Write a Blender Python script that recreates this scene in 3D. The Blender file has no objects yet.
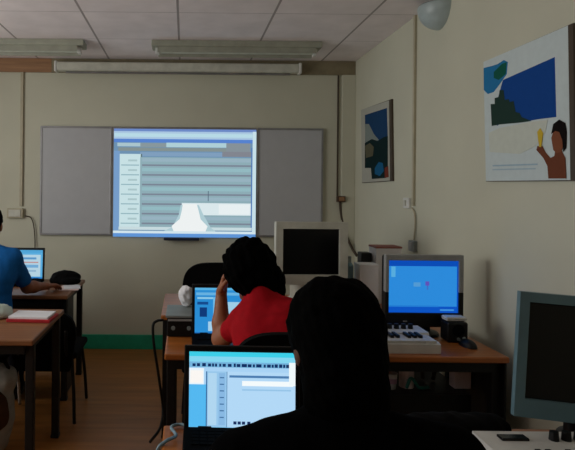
import bpy, bmesh, math, random
import numpy as np
from mathutils import Vector, Matrix
random.seed(4)
C = bpy.context.scene.collection
SC = bpy.context.scene
PI = math.pi
# ------------------------------------------------------------------ camera
F = 540.0; PX, PY = 185.0, 190.0; CH = 1.49; ROLL = math.radians(0.55)
WX = 1.58; BY = 5.05; CZ = 2.705
cd = bpy.data.cameras.new('camera'); cam = bpy.data.objects.new('camera', cd); C.objects.link(cam)
cam.location = (0, 0, CH); cam.rotation_euler = (PI/2, -ROLL, 0)
cd.sensor_fit = 'HORIZONTAL'; cd.sensor_width = 36; cd.lens = F*36/575
cd.shift_x = (287.5-PX)/575; cd.shift_y = -(225-PY)/575; cd.clip_start = .02
SC.camera = cam
def unroll(x, y):
    dx, dy = x-PX, y-PY; c, s = math.cos(ROLL), math.sin(ROLL)
    return dx*c+dy*s, -dx*s+dy*c
def P(x, y, Y):
    """point at depth Y seen at pixel x, y"""
    dx, dy = unroll(x, y)
    return Vector((dx*Y/F, Y, CH-dy*Y/F))
def PR(x, y, X):
    """point on the plane of given X (side wall) seen at pixel x, y"""
    dx, dy = unroll(x, y); Y = F*X/dx
    return Vector((X, Y, CH-dy*Y/F))
# ------------------------------------------------------------------ materials
def lin(c):
    return tuple((v/255/12.92 if v/255 <= .04045 else ((v/255+.055)/1.055)**2.4) for v in c)
MC = {}
def mat(name, rgb, rough=.6, spec=.4, metal=0, noise=.12, scale=12, bump=0, emit=None):
    if name in MC: return MC[name]
    m = bpy.data.materials.new(name); m.use_nodes = True; MC[name] = m
    nt = m.node_tree; b = nt.nodes['Principled BSDF']
    c = lin(rgb)
    b.inputs['Roughness'].default_value = rough; b.inputs['Metallic'].default_value = metal
    b.inputs['Specular IOR Level'].default_value = spec
    if noise:
        tc = nt.nodes.new('ShaderNodeTexCoord'); n = nt.nodes.new('ShaderNodeTexNoise')
        n.inputs['Scale'].default_value = scale; n.inputs['Detail'].default_value = 5
        nt.links.new(tc.outputs['Object'], n.inputs['Vector'])
        r = nt.nodes.new('ShaderNodeValToRGB')
        r.color_ramp.elements[0].position = .3; r.color_ramp.elements[1].position = .7
        r.color_ramp.elements[0].color = (*[v*(1-noise) for v in c], 1)
        r.color_ramp.elements[1].color = (*[min(1, v*(1+noise)) for v in c], 1)
        nt.links.new(n.outputs['Fac'], r.inputs['Fac']); nt.links.new(r.outputs['Color'], b.inputs['Base Color'])
        if bump:
            bp = nt.nodes.new('ShaderNodeBump'); bp.inputs['Strength'].default_value = bump; bp.inputs['Distance'].default_value = .01
            nt.links.new(n.outputs['Fac'], bp.inputs['Height']); nt.links.new(bp.outputs['Normal'], b.inputs['Normal'])
    else:
        b.inputs['Base Color'].default_value = (*c, 1)
    return m
def emi(rgb, k=1.0):
    name = 'lit_%d_%d_%d_%g' % (*rgb, k)
    if name in MC: return MC[name]
    m = bpy.data.materials.new(name); m.use_nodes = True; MC[name] = m
    b = m.node_tree.nodes['Principled BSDF']
    b.inputs['Base Color'].default_value = (.01, .01, .01, 1); b.inputs['Specular IOR Level'].default_value = 0
    b.inputs['Emission Color'].default_value = (*lin(rgb), 1); b.inputs['Emission Strength'].default_value = k
    return m
def wood(name, rgb, axis='X', rough=.35, sc=1.0):
    if name in MC: return MC[name]
    m = bpy.data.materials.new(name); m.use_nodes = True; MC[name] = m
    nt = m.node_tree; b = nt.nodes['Principled BSDF']; c = lin(rgb)
    tc = nt.nodes.new('ShaderNodeTexCoord'); mp = nt.nodes.new('ShaderNodeMapping')
    mp.inputs['Scale'].default_value = (2*sc, 26*sc, 26*sc) if axis == 'X' else (26*sc, 2*sc, 26*sc)
    n = nt.nodes.new('ShaderNodeTexNoise'); n.inputs['Scale'].default_value = 1.5; n.inputs['Detail'].default_value = 6
    nt.links.new(tc.outputs['Object'], mp.inputs['Vector']); nt.links.new(mp.outputs['Vector'], n.inputs['Vector'])
    r = nt.nodes.new('ShaderNodeValToRGB')
    r.color_ramp.elements[0].position = .3; r.color_ramp.elements[1].position = .7
    r.color_ramp.elements[0].color = (*[v*.75 for v in c], 1); r.color_ramp.elements[1].color = (*[v*1.2 for v in c], 1)
    nt.links.new(n.outputs['Fac'], r.inputs['Fac']); nt.links.new(r.outputs['Color'], b.inputs['Base Color'])
    b.inputs['Roughness'].default_value = rough
    return m
def grid_mat(name, rgb, line, px, ox, py, oy, w, rough, bump=.0):
    """flat tiles with thin joint lines on the surface itself (object X and Y)"""
    m = bpy.data.materials.new(name); m.use_nodes = True; nt = m.node_tree; b = nt.nodes['Principled BSDF']
    N = nt.nodes.new; L = nt.links.new
    tc = N('ShaderNodeTexCoord'); sp = N('ShaderNodeSeparateXYZ'); L(tc.outputs['Object'], sp.inputs[0])
    def lines(sock, per, off, w=w):
        a = N('ShaderNodeMath'); a.operation = 'SUBTRACT'; L(sock, a.inputs[0]); a.inputs[1].default_value = off
        p = N('ShaderNodeMath'); p.operation = 'PINGPONG'; L(a.outputs[0], p.inputs[0]); p.inputs[1].default_value = per/2
        l = N('ShaderNodeMath'); l.operation = 'LESS_THAN'; L(p.outputs[0], l.inputs[0]); l.inputs[1].default_value = w/2
        return l.outputs[0]
    mx = N('ShaderNodeMath'); mx.operation = 'MAXIMUM'
    L(lines(sp.outputs[0], px, ox), mx.inputs[0]); L(lines(sp.outputs[1], py, oy, w*.35), mx.inputs[1])
    n = N('ShaderNodeTexNoise'); n.inputs['Scale'].default_value = 5; n.inputs['Detail'].default_value = 6
    L(tc.outputs['Object'], n.inputs['Vector'])
    r = N('ShaderNodeValToRGB'); c = lin(rgb)
    r.color_ramp.elements[0].position = .3; r.color_ramp.elements[1].position = .7
    r.color_ramp.elements[0].color = (*[v*.93 for v in c], 1); r.color_ramp.elements[1].color = (*[v*1.06 for v in c], 1)
    L(n.outputs['Fac'], r.inputs['Fac'])
    mm = N('ShaderNodeMixRGB'); L(mx.outputs[0], mm.inputs[0]); L(r.outputs['Color'], mm.inputs[1]); mm.inputs[2].default_value = (*lin(line), 1)
    L(mm.outputs[0], b.inputs['Base Color']); b.inputs['Roughness'].default_value = rough
    return m
# ------------------------------------------------------------------ mesh helpers
def link(name, me, parent=None, loc=None):
    o = bpy.data.objects.new(name, me); C.objects.link(o)
    if parent: o.parent = parent
    if loc is not None: o.location = loc
    return o
def obj(name, bm, m, parent=None, loc=None, smooth=False):
    me = bpy.data.meshes.new(name); bmesh.ops.recalc_face_normals(bm, faces=bm.faces); bm.to_mesh(me); bm.free()
    for x in (m if isinstance(m, (list, tuple)) else [m]): me.materials.append(x)
    if smooth:
        for p in me.polygons: p.use_smooth = True
    return link(name, me, parent, loc)
def NB(): return bmesh.new()
def box(bm, c, s, bev=0.0, seg=2, rot=None, mi=0):
    M = Matrix.Translation(c) @ (rot.to_4x4() if rot else Matrix()) @ Matrix.Diagonal((*s, 1))
    vs = bmesh.ops.create_cube(bm, size=1, matrix=M)['verts']
    fs = set(f for v in vs for f in v.link_faces)
    if bev:
        r = bmesh.ops.bevel(bm, geom=list(set(e for v in vs for e in v.link_edges)), offset=bev, segments=seg, affect='EDGES', profile=.5)
        fs = set(r['faces']) | set(f for f in fs if f.is_valid)
    for f in fs: f.material_index = mi
    return bm
def span(bm, a, b, bev=0.0, mi=0):
    return box(bm, [(p+q)/2 for p, q in zip(a, b)], [abs(q-p) for p, q in zip(a, b)], bev, mi=mi)
def cyl(bm, a, b, r, r2=None, n=20, mi=0):
    a, b = Vector(a), Vector(b); d = b-a
    M = Matrix.Translation((a+b)/2) @ d.to_track_quat('Z', 'Y').to_matrix().to_4x4()
    vs = bmesh.ops.create_cone(bm, cap_ends=True, segments=n, radius1=r, radius2=r if r2 is None else r2, depth=d.length, matrix=M)['verts']
    for f in set(f for v in vs for f in v.link_faces): f.material_index = mi
    return bm
def tube(bm, pts, r, n=10):
    """smooth tube along Catmull-Rom points"""
    pts = [Vector(p) for p in pts]; q = [pts[0]*2-pts[1]]+pts+[pts[-1]*2-pts[-2]]; path = []
    for i in range(1, len(q)-2):
        for k in range(8):
            t = k/8
            path.append(.5*((2*q[i])+(q[i+1]-q[i-1])*t+(2*q[i-1]-5*q[i]+4*q[i+1]-q[i+2])*t*t+(3*q[i]-q[i-1]-3*q[i+1]+q[i+2])*t**3))
    path.append(pts[-1]); rings = []; nrm = None
    for i, p in enumerate(path):
        d = (path[min(i+1, len(path)-1)]-path[max(i-1, 0)]).normalized()
        if nrm is None: nrm = d.orthogonal().normalized()
        nrm = (nrm-d*nrm.dot(d)).normalized(); bn = d.cross(nrm)
        rings.append([bm.verts.new(p+r*(math.cos(2*PI*k/n)*nrm+math.sin(2*PI*k/n)*bn)) for k in range(n)])
    for a, b in zip(rings, rings[1:]):
        for k in range(n): bm.faces.new((a[k], a[(k+1) % n], b[(k+1) % n], b[k]))
    bm.faces.new(rings[0]); bm.faces.new(rings[-1])
    return bm
def lathe(bm, prof, n=28, a0=0, a1=2*PI, M=Matrix()):
    full = abs(a1-a0-2*PI) < 1e-6; cols = []
    for k in range(n if full else n+1):
        a = a0+(a1-a0)*k/n
        cols.append([bm.verts.new(M @ Vector((r*math.cos(a), r*math.sin(a), z))) for r, z in prof])
    for k in range(n):
        A, B = cols[k], cols[(k+1) % len(cols)]
        for j in range(len(prof)-1): bm.faces.new((A[j], B[j], B[j+1], A[j+1]))
    bmesh.ops.remove_doubles(bm, verts=bm.verts, dist=1e-5)
    return bm
def prism(bm, pts, d, mi=0):
    """polygon (3D points) pushed along d"""
    a = [bm.verts.new(p) for p in pts]; b = [bm.verts.new(Vector(p)+Vector(d)) for p in pts]; n = len(a)
    fs = [bm.faces.new(a), bm.faces.new(b[::-1])]
    for i in range(n): fs.append(bm.faces.new((a[i], b[i], b[(i+1) % n], a[(i+1) % n])))
    for f in fs: f.material_index = mi
    return bm
def tag(o, label=None, cat=None, group=None, kind=None):
    if label: o['label'] = label
    if cat: o['category'] = cat
    if group: o['group'] = group
    if kind: o['kind'] = kind
    return o
def thing(name, label, cat, loc=(0, 0, 0), rz=0, group=None):
    o = link(name, None, None, loc); o.rotation_euler = (0, 0, rz); o.empty_display_size = .1
    return tag(o, label, cat, group)
def struct(name, bm, m, label=None, cat=None):
    o = obj(name, bm, m); o['kind'] = 'structure'; return tag(o, label or name.replace('_', ' '), cat or name.split('_')[0])
def copy_tree(o, parent=None):
    c = o.copy(); C.objects.link(c)
    if parent: c.parent = parent
    for ch in list(o.children): copy_tree(ch, c)
    return c
# ------------------------------------------------------------------ palette
M_wall = mat('cream_wall_paint', (200, 199, 181), .75, .25, noise=.03, scale=3)
M_ceil = grid_mat('ceiling_tiles', (244, 236, 238), (168, 160, 160), .66, -.06, .66, 3.70, .016, .8)
M_floor = wood('brown_floor', (158, 100, 44), 'X', .38, .5)
M_green = mat('green_skirting_paint', (38, 168, 132), .45)
M_trim = wood('brown_timber', (156, 116, 82), 'X', .5)
M_desk = wood('orange_wood_top', (170, 98, 40), 'X', .32)
M_matt = mat('matt_black_keys', (8, 8, 9), .9, .03)
M_blk = mat('black_metal', (14, 14, 15), .5, .3)
M_blkp = mat('black_plastic', (12, 12, 13), .45, .3)
M_blkf = mat('black_cloth', (9, 9, 10), .95, .1, scale=60, bump=.2)
M_wht = mat('white_plastic', (214, 214, 210), .4)
M_offw = mat('aged_white_plastic', (196, 196, 184), .5)
M_silv = mat('silver_plastic', (150, 152, 152), .4)
M_blgr = mat('blue_grey_plastic', (94, 123, 134), .45)
M_board = mat('whiteboard_enamel', (184, 186, 190), .3, .4, noise=.02)
M_alu = mat('aluminium', (150, 150, 152), .35, metal=.6)
M_chrome = mat('chrome', (200, 205, 208), .25, metal=.8)
M_cond = mat('cream_conduit', (180, 172, 148), .5)
M_dkcond = mat('dark_cable', (70, 58, 46), .6)
M_paper = mat('white_paper', (226, 226, 230), .7, noise=.04)
M_red = mat('red_card', (170, 24, 34), .6)
M_off = mat('dark_screen_glass', (6, 6, 7), .25, .3, noise=0)
M_fix = mat('lamp_housing', (156, 158, 144), .45)
M_tube = mat('unlit_tube', (196, 202, 190), .25)
M_grey = mat('grey_plastic', (128, 138, 138), .5)
# ------------------------------------------------------------------ room
LX = -3.0; RY = -1.6
b = span(NB(), (LX-.1, RY-.1, -.12), (WX+.1, BY+.1, 0)); struct('floor', b, M_floor, 'brown wood-look floor')
b = span(NB(), (LX-.1, RY-.1, CZ), (WX+.1, BY+.1, CZ+.1)); struct('ceiling', b, M_ceil, 'pale tiled ceiling')
b = span(NB(), (LX-.1, BY, 0), (WX+.1, BY+.1, CZ)); struct('wall_back', b, M_wall, 'cream back wall')
b = span(NB(), (WX, RY, 0), (WX+.1, BY, CZ)); struct('wall_right', b, M_wall, 'cream right wall')
b = span(NB(), (LX-.1, RY-.1, 0), (WX+.1, RY, CZ)); struct('wall_rear', b, M_wall, 'cream rear wall')
WA, WB, WZ0, WZ1 = .8, 3.7, 1.0, 2.45
b = NB(); span(b, (LX-.1, RY, 0), (LX, WA, CZ)); span(b, (LX-.1, WB, 0), (LX, BY, CZ))
span(b, (LX-.1, WA, 0), (LX, WB, WZ0)); span(b, (LX-.1, WA, WZ1), (LX, WB, CZ)); struct('wall_left', b, M_wall, 'cream left wall with window')
b = NB()
for y in (WA+.025, WA+.9, WB-.9, WB-.025): span(b, (LX-.08, y-.025, WZ0), (LX-.02, y+.025, WZ1))
for z in (WZ0+.025, WZ1-.025): span(b, (LX-.08, WA, z-.025), (LX-.02, WB, z+.025))
struct('window_1', b, M_wht, 'white framed window in the left wall')
b = span(NB(), (LX, BY-.018, 0), (WX, BY, .135), .004); struct('baseboard_back', b, M_green, 'green skirting board along the back wall', 'skirting board')
b = span(NB(), (WX-.018, RY, 0), (WX, BY-.018, .135), .004); struct('baseboard_right', b, M_green, 'green skirting board along the right wall', 'skirting board')
xs = P(52, 68, BY).x
b = span(NB(), (LX, BY-.02, 2.575), (xs, BY, CZ), .003); struct('trim_1', b, M_trim, 'brown timber batten at the top of the back wall, left of the screen case', 'trim')
b = span(NB(), (xs, BY-.02, 2.575), (WX, BY, CZ), .003); struct('trim_2', b, mat('shadow_toned_batten', (132, 122, 98), .6), 'batten toned olive as shadow at the top of the back wall behind and right of the screen case', 'trim')  # olive tone stands in for the shadow right of the screen case

# projection screen case on the back wall
t = thing('projection_screen', 'long white rolled-up projection screen case high on the back wall', 'projection screen', P(178, 68, BY-.06))
L2 = 245*5/F/2
b = NB(); box(b, (0, 0, 0), (2*L2-.03, .095, .085), .02, 3); obj('case', b, M_offw, t)
for s in (-1, 1): obj('end_cap', box(NB(), (s*(L2-.012), 0, 0), (.03, .1, .1), .012), M_wht, t)
obj('pull_bar', cyl(NB(), (-L2+.1, -.01, -.052), (L2-.1, -.01, -.052), .009), M_alu, t)
# fluorescent battens
def batten(x0, x1, label):
    Y = 4.45; a = P(x0, 48, Y).x; c = P(x1, 48, Y).x; l = (c-a)/2
    t = thing('ceiling_light', label, 'ceiling light', ((a+c)/2, Y, CZ), 0, 'unlit fluorescent battens on the ceiling')
    obj('housing', box(NB(), (0, 0, -.025), (2*l, .16, .05), .006), M_fix, t)
    b = NB(); prism(b, [(-l+.05, -.085, -.1), (-l+.05, -.079, -.1), (-l+.05, -.06, -.05), (-l+.05, -.07, -.05)], (2*l-.1, 0, 0))
    prism(b, [(-l+.05, .085, -.1), (-l+.05, .079, -.1), (-l+.05, .06, -.05), (-l+.05, .07, -.05)], (2*l-.1, 0, 0)); obj('reflector', b, M_fix, t)
    obj('tube', cyl(NB(), (-l+.06, 0, -.078), (l-.06, 0, -.078), .014), M_tube, t, smooth=False)
    for s in (-1, 1): obj('lamp_holder', box(NB(), (s*(l-.045), 0, -.075), (.03, .05, .055), .005), M_wht, t)
batten(-85, 85, 'unlit fluorescent ceiling light cut off by the photo edge, above the left desks')
batten(152, 320, 'unlit fluorescent ceiling light in front of the white projection screen case')
# wall lamp
c = P(429, 7, 3.36); t = thing('wall_lamp', 'white bowl-shaped wall lamp high on the right wall near the ceiling', 'wall lamp', (WX, c.y, c.z))
prof = [(.135*math.sin(a), -.14*math.cos(a)) for a in [k*PI/20 for k in range(11)]]+[(.127, .012), (.122, 0), (.075, -.1), (0, -.122)]
obj('bowl', lathe(NB(), prof, 30, PI/2, 1.5*PI), mat('pale_aqua_glass', (172, 186, 188), .35), t, smooth=True)
b = box(NB(), (-.008, 0, -.02), (.016, .2, .13), .006); obj('wall_plate', b, M_wht, t)
obj('bulb', lathe(NB(), [(.0, .05), (.025, .04), (.03, .02), (.018, -.02), (.012, -.05), (0, -.05)], 16, M=Matrix.Translation((-.06, 0, -.01))), M_tube, t, smooth=True)
# ------------------------------------------------------------------ whiteboard
t = thing('whiteboard', 'wide white board with two side wings on the back wall', 'whiteboard', (0, BY, 0))
zt = P(180, 128.5, BY).z; zb = P(180, 235, BY).z
def wing(x0, x1, name, th):
    a, c = P(x0, 180, BY-th).x, P(x1, 180, BY-th).x
    p = obj(name, span(NB(), (a, -th, zb), (c, -.002, zt), .004), M_board, t)
    b = NB()
    for z in (zb, zt): span(b, (a-.008, -th-.006, z-.009), (c+.008, -th+.008, z+.009), .002)
    for x in (a, c): span(b, (x-.009, -th-.0055, zb), (x+.009, -th+.008, zt), .002)
    obj('frame', b, M_alu, p)
wing(41, 111, 'wing_panel', .026); wing(113, 255, 'centre_panel', .022); wing(258, 322, 'wing_panel', .026)
a, c = P(164, 236, BY).x, P(199, 236, BY).x
obj('pen_tray', span(NB(), (a, -.085, zb-.045), (c, -.026, zb-.018), .006), mat('navy_tray', (30, 42, 66), .5), t)
# projected picture
def screen_mesh(name, parent, org, U, V, w, h, rects, base, k=1.0, step=.0004):
    """lit display: coloured blocks; u right 0..1, v down 0..1"""
    bm = NB(); mats = []; U, V, org = Vector(U), Vector(V), Vector(org); N = U.cross(V).normalized()*-1
    def q(pts, col, lay):
        m = emi(col, k)
        if m not in mats: mats.append(m)
        f = bm.faces.new([bm.verts.new(org+U*(u*w)+V*(v*h)+N*lay*step) for u, v in pts]); f.material_index = mats.index(m)
    q([(0, 0), (1, 0), (1, 1), (0, 1)], base, 0)
    for i, (pts, col) in enumerate(rects):
        if len(pts) == 4 and not isinstance(pts[0], tuple):
            x0, y0, x1, y1 = pts; pts = [(x0, y0), (x1, y0), (x1, y1), (x0, y1)]
        q(pts, col, 1+i)
    me = bpy.data.meshes.new(name); bm.to_mesh(me); bm.free()
    for m in mats: me.materials.append(m)
    return link(name, me, parent)
a, c = P(113.5, 180, BY-.03), P(256, 180, BY-.03)
R = []
def uv(x0, y0, x1, y1): return ((x0-113.5)/142.5, (y0-129)/107, (x1-113.5)/142.5, (y1-129)/107)
R += [(uv(113.5, 129, 256, 131.5), (112, 142, 205)), (uv(113.5, 131.5, 256, 139), (176, 206, 232)), (uv(114, 133.5, 252, 137), (190, 226, 238)), (uv(113.5, 139, 256, 142.5), (88, 134, 214)),
      (uv(117, 143, 140, 146.5), (176, 204, 212)), (uv(140, 143, 166, 147), (140, 156, 162)), (uv(166, 142.5, 226, 147), (180, 214, 222)), (uv(226, 142.5, 250, 151), (138, 150, 158)),
      (uv(118, 147.5, 226, 151), (136, 150, 150)), (uv(140, 152, 222, 156), (132, 164, 196)), (uv(222, 151, 252, 156), (134, 138, 148)),
      (uv(113.5, 151, 119.5, 232), (122, 162, 208)), (uv(119.5, 154, 140.5, 226), (206, 232, 236)), (uv(140.5, 154, 142, 226), (96, 122, 128)), (uv(140, 157, 251, 226), (146, 178, 188))]
y = 158.0; i = 0
while y < 224:
    R.append((uv(142, y, 251, y+3.4), (152, 192, 200) if i % 2 else (156, 184, 198)))
    R.append((uv(142, y+6.2, 251, y+7.8), (126, 136, 152)))
    R.append((uv(121, y+6.5, 139, y+7.6), (150, 186, 196)))
    R.append((uv(128, y+1.5, 137, y+3.4), (176, 204, 208)))
    y += 9.6; i += 1
R += [(uv(251, 147, 252.3, 232), (84, 128, 188)), (uv(252.3, 131, 256, 233), (206, 232, 240)), (uv(119, 226, 252, 229), (206, 226, 230)), (uv(113.5, 230, 256, 232.4), (216, 236, 244)), (uv(113.5, 232.4, 256, 236), (98, 154, 222)),
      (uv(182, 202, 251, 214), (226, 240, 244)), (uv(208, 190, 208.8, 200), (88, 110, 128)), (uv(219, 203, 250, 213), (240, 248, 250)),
      ([(uv(x_, y_, x_, y_)[0], uv(x_, y_, x_, y_)[1]) for x_, y_ in ((181, 204), (199, 204), (204, 214), (211, 226), (216, 230), (164, 230), (173, 226), (179, 214))], (180, 210, 218)), ([(uv(x_, y_, x_, y_)[0], uv(x_, y_, x_, y_)[1]) for x_, y_ in ((183, 203), (197, 203), (199, 210), (201, 218), (208, 225), (206, 230), (174, 230), (172, 225), (180, 218), (182, 210))], (246, 250, 250))]  # pale and white blobs: lamp glare painted into the lit picture
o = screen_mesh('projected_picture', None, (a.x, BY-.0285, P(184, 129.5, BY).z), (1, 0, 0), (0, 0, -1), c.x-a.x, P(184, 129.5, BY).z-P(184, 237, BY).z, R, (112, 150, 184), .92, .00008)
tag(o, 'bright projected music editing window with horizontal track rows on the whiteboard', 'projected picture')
# ------------------------------------------------------------------ conduits, cables and sockets
def conduit(name, pts, r, m, label, cat): return tag(obj(name, tube(NB(), pts, r), m, smooth=True), label, cat)
x = P(22, 140, BY).x
tag(obj('cable_conduit', span(NB(), (x-.014, BY-.02, P(22, 206, BY).z), (x+.014, BY, 2.575), .003), M_cond), 'thin cream conduit running down the back wall left of the whiteboard', 'conduit')
t = thing('wall_socket', 'cream socket box on the back wall below the left conduit', 'wall socket', P(16, 213, BY))
obj('box', box(NB(), (0, -.02, 0), (.15, .04, .09), .006), M_cond, t); obj('socket_face', box(NB(), (0, -.043, 0), (.11, .008, .065), .002), M_offw, t)
conduit('wall_cable', [P(25, 216, BY-.03), P(31, 218, BY-.02), P(34, 228, BY-.02), P(35, 245, BY-.02), P(34, 262, BY-.03)], .005, M_dkcond, 'thin dark cable hanging down the back wall from the socket box behind the left laptop', 'cable')
x = P(337.5, 140, BY).x
tag(obj('cable_conduit', span(NB(), (x-.006, BY-.014, P(337, 196, BY).z), (x+.007, BY, 2.575), .003), M_dkcond), 'dark narrow conduit on the back wall beside the room corner', 'conduit')
x = P(346, 140, BY).x
tag(obj('cable_trunking', span(NB(), (x-.045, BY-.03, .135), (WX, BY, 2.575), .004), M_wall), 'cream boxed trunking filling the corner of back wall and right wall', 'trunking')
t = thing('junction_box', 'small brown junction box at the lower end of the dark corner conduit', 'junction box', P(340, 199, BY))
obj('box', box(NB(), (0, -.03, 0), (.075, .05, .055), .005), mat('brown_bakelite', (74, 48, 32), .5), t); obj('cover', box(NB(), (0, -.058, 0), (.05, .008, .035), .002), M_trim, t)
conduit('wall_cable', [P(340, 202, BY-.03), P(341.5, 216, BY-.02), P(345, 232, BY-.03), P(352, 248, BY-.06), P(357, 256, BY-.12)], .012, M_dkcond, 'dark cable curving down from the brown junction box in the corner', 'cable')
yy = PR(415.5, 120, WX)
tag(obj('cable_conduit', span(NB(), (WX-.018, yy.y-.013, PR(415, 206, WX).z), (WX, yy.y+.013, CZ), .003), M_cond), 'thin cream conduit down the right wall between the two posters', 'conduit')
p = PR(408, 203, WX); t = thing('wall_switch', 'small white outlet at the lower end of the right wall conduit', 'wall outlet', (WX, p.y, p.z))
obj('plate', box(NB(), (-.008, 0, 0), (.016, .1, .075), .004), M_wht, t); obj('rocker', box(NB(), (-.02, .01, 0), (.01, .035, .04), .002), M_offw, t)
conduit('switch_cable', [PR(412, 208, WX-.012), PR(414.5, 214, WX-.012), PR(415, 226, WX-.012), PR(414, 240, WX-.012)], .006, M_cond, 'thin pale cable hanging below the white outlet on the right wall', 'cable')
p = PR(415, 246, WX); t = thing('wall_socket', 'small grey socket on the right wall just above the blue-screen monitor', 'wall socket', (WX, p.y, p.z))
obj('box', box(NB(), (-.015, 0, 0), (.03, .08, .075), .005), M_grey, t); obj('socket_face', box(NB(), (-.033, 0, 0), (.006, .06, .055), .002), M_silv, t)
# ------------------------------------------------------------------ posters
def poster(name, label, outline, shapes, th=.014):
    X = WX-th; t = thing(name, label, 'poster', PR(*outline[0], X))
    org = t.location
    obj('backing_board', prism(NB(), [PR(x, y, X)-org for x, y in outline], (th+.002, 0, 0)), mat('poster_board', (70, 58, 46), .5), t)
    for i, (nm, col, pts) in enumerate(shapes):
        obj(nm, prism(NB(), [PR(x, y, X)-org-Vector((.0003*i, 0, 0)) for x, y in pts], (-.0006, 0, 0)), mat('print_%s_%d_%d_%d' % (nm, *col), col, .9, .08, noise=.03, scale=30), t)
poster('poster', 'large beach poster with blue sky, skyline and child with yellow flower on right wall',
  [(483.5, 62), (573, 23), (575.5, 181), (486, 181.5)],
  [('paper', (200, 212, 214), [(483.5, 62), (568, 25.5), (570.5, 180), (486, 181)]),
   ('sky', (26, 72, 146), [(503, 80), (555, 57), (556.5, 117), (540, 119), (522, 122), (500, 124), (497, 126), (496, 106)]),
   ('sea_picture', (44, 120, 172), [(483.8, 68), (492, 66), (498, 64), (504, 60), (508, 62), (507, 74), (500, 84), (494, 92), (488, 94), (484, 90)]),
   ('palm', (26, 92, 78), [(494, 72), (502, 64), (507, 62), (506, 74), (499, 80), (494, 78)]),
   ('skyline', (40, 62, 56), [(492, 126), (491, 104), (495, 104), (495, 98), (499, 97), (500, 90), (504, 90), (505, 100), (509, 99), (510, 102), (514, 101), (516, 112), (520, 113), (522, 117), (532, 121), (522, 122.5), (500, 124.5)]),
   ('sand', (202, 208, 198), [(489, 133), (500, 128), (530, 122), (548, 120), (546, 132), (536, 146), (520, 154), (490, 152)]),
   ('caption_line', (160, 186, 202), [(493, 165), (538, 163.5), (538, 165), (493, 166.5)]),
   ('caption_line', (168, 192, 205), [(493, 169), (536, 168), (536, 169.3), (493, 170.3)]),
   ('child_body', (112, 66, 48), [(549, 178.5), (548, 166), (544, 158), (537, 150), (538, 146), (543, 146), (546, 152), (551, 158), (555, 156), (556, 150), (562, 150), (566, 158), (567, 178.5)]),
   ('child_face', (128, 78, 56), [(554, 150), (552, 138), (555, 129), (564, 129), (565, 142), (562, 152), (557, 153)]),
   ('child_hair', (22, 18, 18), [(552, 134), (554, 124), (560, 119.5), (566, 123), (567.5, 132), (567, 148), (564, 152), (563, 140), (560, 132), (556, 131)]),
   ('yellow_flower', (206, 176, 60), [(539, 140), (538, 132), (541, 128), (544, 133), (543, 140), (542, 147), (540, 147)])])
poster('poster', 'far poster with dark blue sea picture on the right wall near the corner',
  [(361, 110), (391.5, 99), (392.5, 181), (362, 183)],
  [('paper', (176, 176, 166), [(361, 110), (389, 100.5), (390, 180.5), (362, 182.5)]),
   ('sky', (32, 66, 104), [(365, 115), (387, 108), (388, 140), (365.5, 143)]),
   ('cloud', (132, 142, 138), [(365, 124), (369, 124), (374, 134), (379, 140), (366, 146)]),
   ('trees', (20, 42, 44), [(365, 143), (372, 139), (378, 141), (384, 137), (388, 136), (388, 166), (386, 178), (372, 179), (371, 168), (365, 168)]),
   ('rock', (94, 92, 74), [(365, 146), (370, 143), (374, 147), (373, 156), (366, 158)]),
   ('bather', (30, 96, 140), [(375, 168), (379, 162), (383, 163), (384, 171), (380, 176), (375, 174)]),
   ('red_patch', (120, 58, 46), [(385, 168), (388.5, 166), (389, 177), (385, 178)])])
# ------------------------------------------------------------------ desks
DZ = .75
M_desk2 = wood('brown_wood_top', (132, 84, 48), 'X', .45)
def desk(label, x0, x1, y0, y1, topm=None, legm=None, group=None):
    t = thing('desk', label, 'desk', ((x0+x1)/2, (y0+y1)/2, 0), 0, group); hx, hy = (x1-x0)/2, (y1-y0)/2
    obj('tabletop', box(NB(), (0, 0, DZ-.014), (2*hx, 2*hy, .028), .006), topm or M_desk, t)
    b = NB()
    for s in (-1, 1):
        box(b, (0, s*(hy-.05), DZ-.055), (2*hx-.1, .025, .05)); box(b, (s*(hx-.05), 0, DZ-.055), (.025, 2*hy-.1, .05))
    obj('frame', b, M_blk, t)
    for sx in (-1, 1):
        for sy in (-1, 1):
            l = box(NB(), (sx*(hx-.03), sy*(hy-.075), (DZ-.03)/2), (.042, .042, DZ-.03), .004)
            lo = obj('leg', l, legm if (legm and sx > 0 and sy < 0) else M_blk, t)
            obj('foot_cap', box(NB(), (sx*(hx-.03), sy*(hy-.075), .01), (.048, .048, .02), .003), M_blkp, lo)
    return t
dA = desk('wooden desk nearest the camera in front of the black-clad person', -.06, 1.5, 1.30, 1.70)
dB = desk('wooden desk carrying the blue-screen monitor and white keyboard', -.085, 1.47, 2.43, 2.99)
dC = desk('wooden desk carrying the white monitor, farthest of the right-hand row', -.135, 1.5, 3.18, 3.86)
dL = desk('wooden desk with red booklet on it, nearer of the two left desks', -2.35, -.735, 2.63, 3.32, M_desk2)
dM = desk('wooden desk with the laptop of the blue-shirted person, far left', -2.35, -.81, 3.74, 4.42, M_desk2)
obj('side_panel', span(NB(), (.745, -.30, .04), (.757, -.05, .72), .003), M_blk, dM)
obj('back_panel', span(NB(), (-.74, .29, .04), (.66, .305, .72), .003), M_blk, dM)
# lower shelf unit under desk B
hx = .7775
b = NB(); span(b, (.02-.0, -.05, .48), (hx-.06, .27, .50)); o = obj('lower_shelf', b, M_blk, dB)
obj('front_panel', span(NB(), (.02, -.07, .02), (hx-.06, -.05, .50), .003), M_blk, dB)
obj('side_panel', span(NB(), (hx-.012, -.26, .0), (hx-.002, .26, DZ-.03), .002), M_blk, dB)
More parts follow.
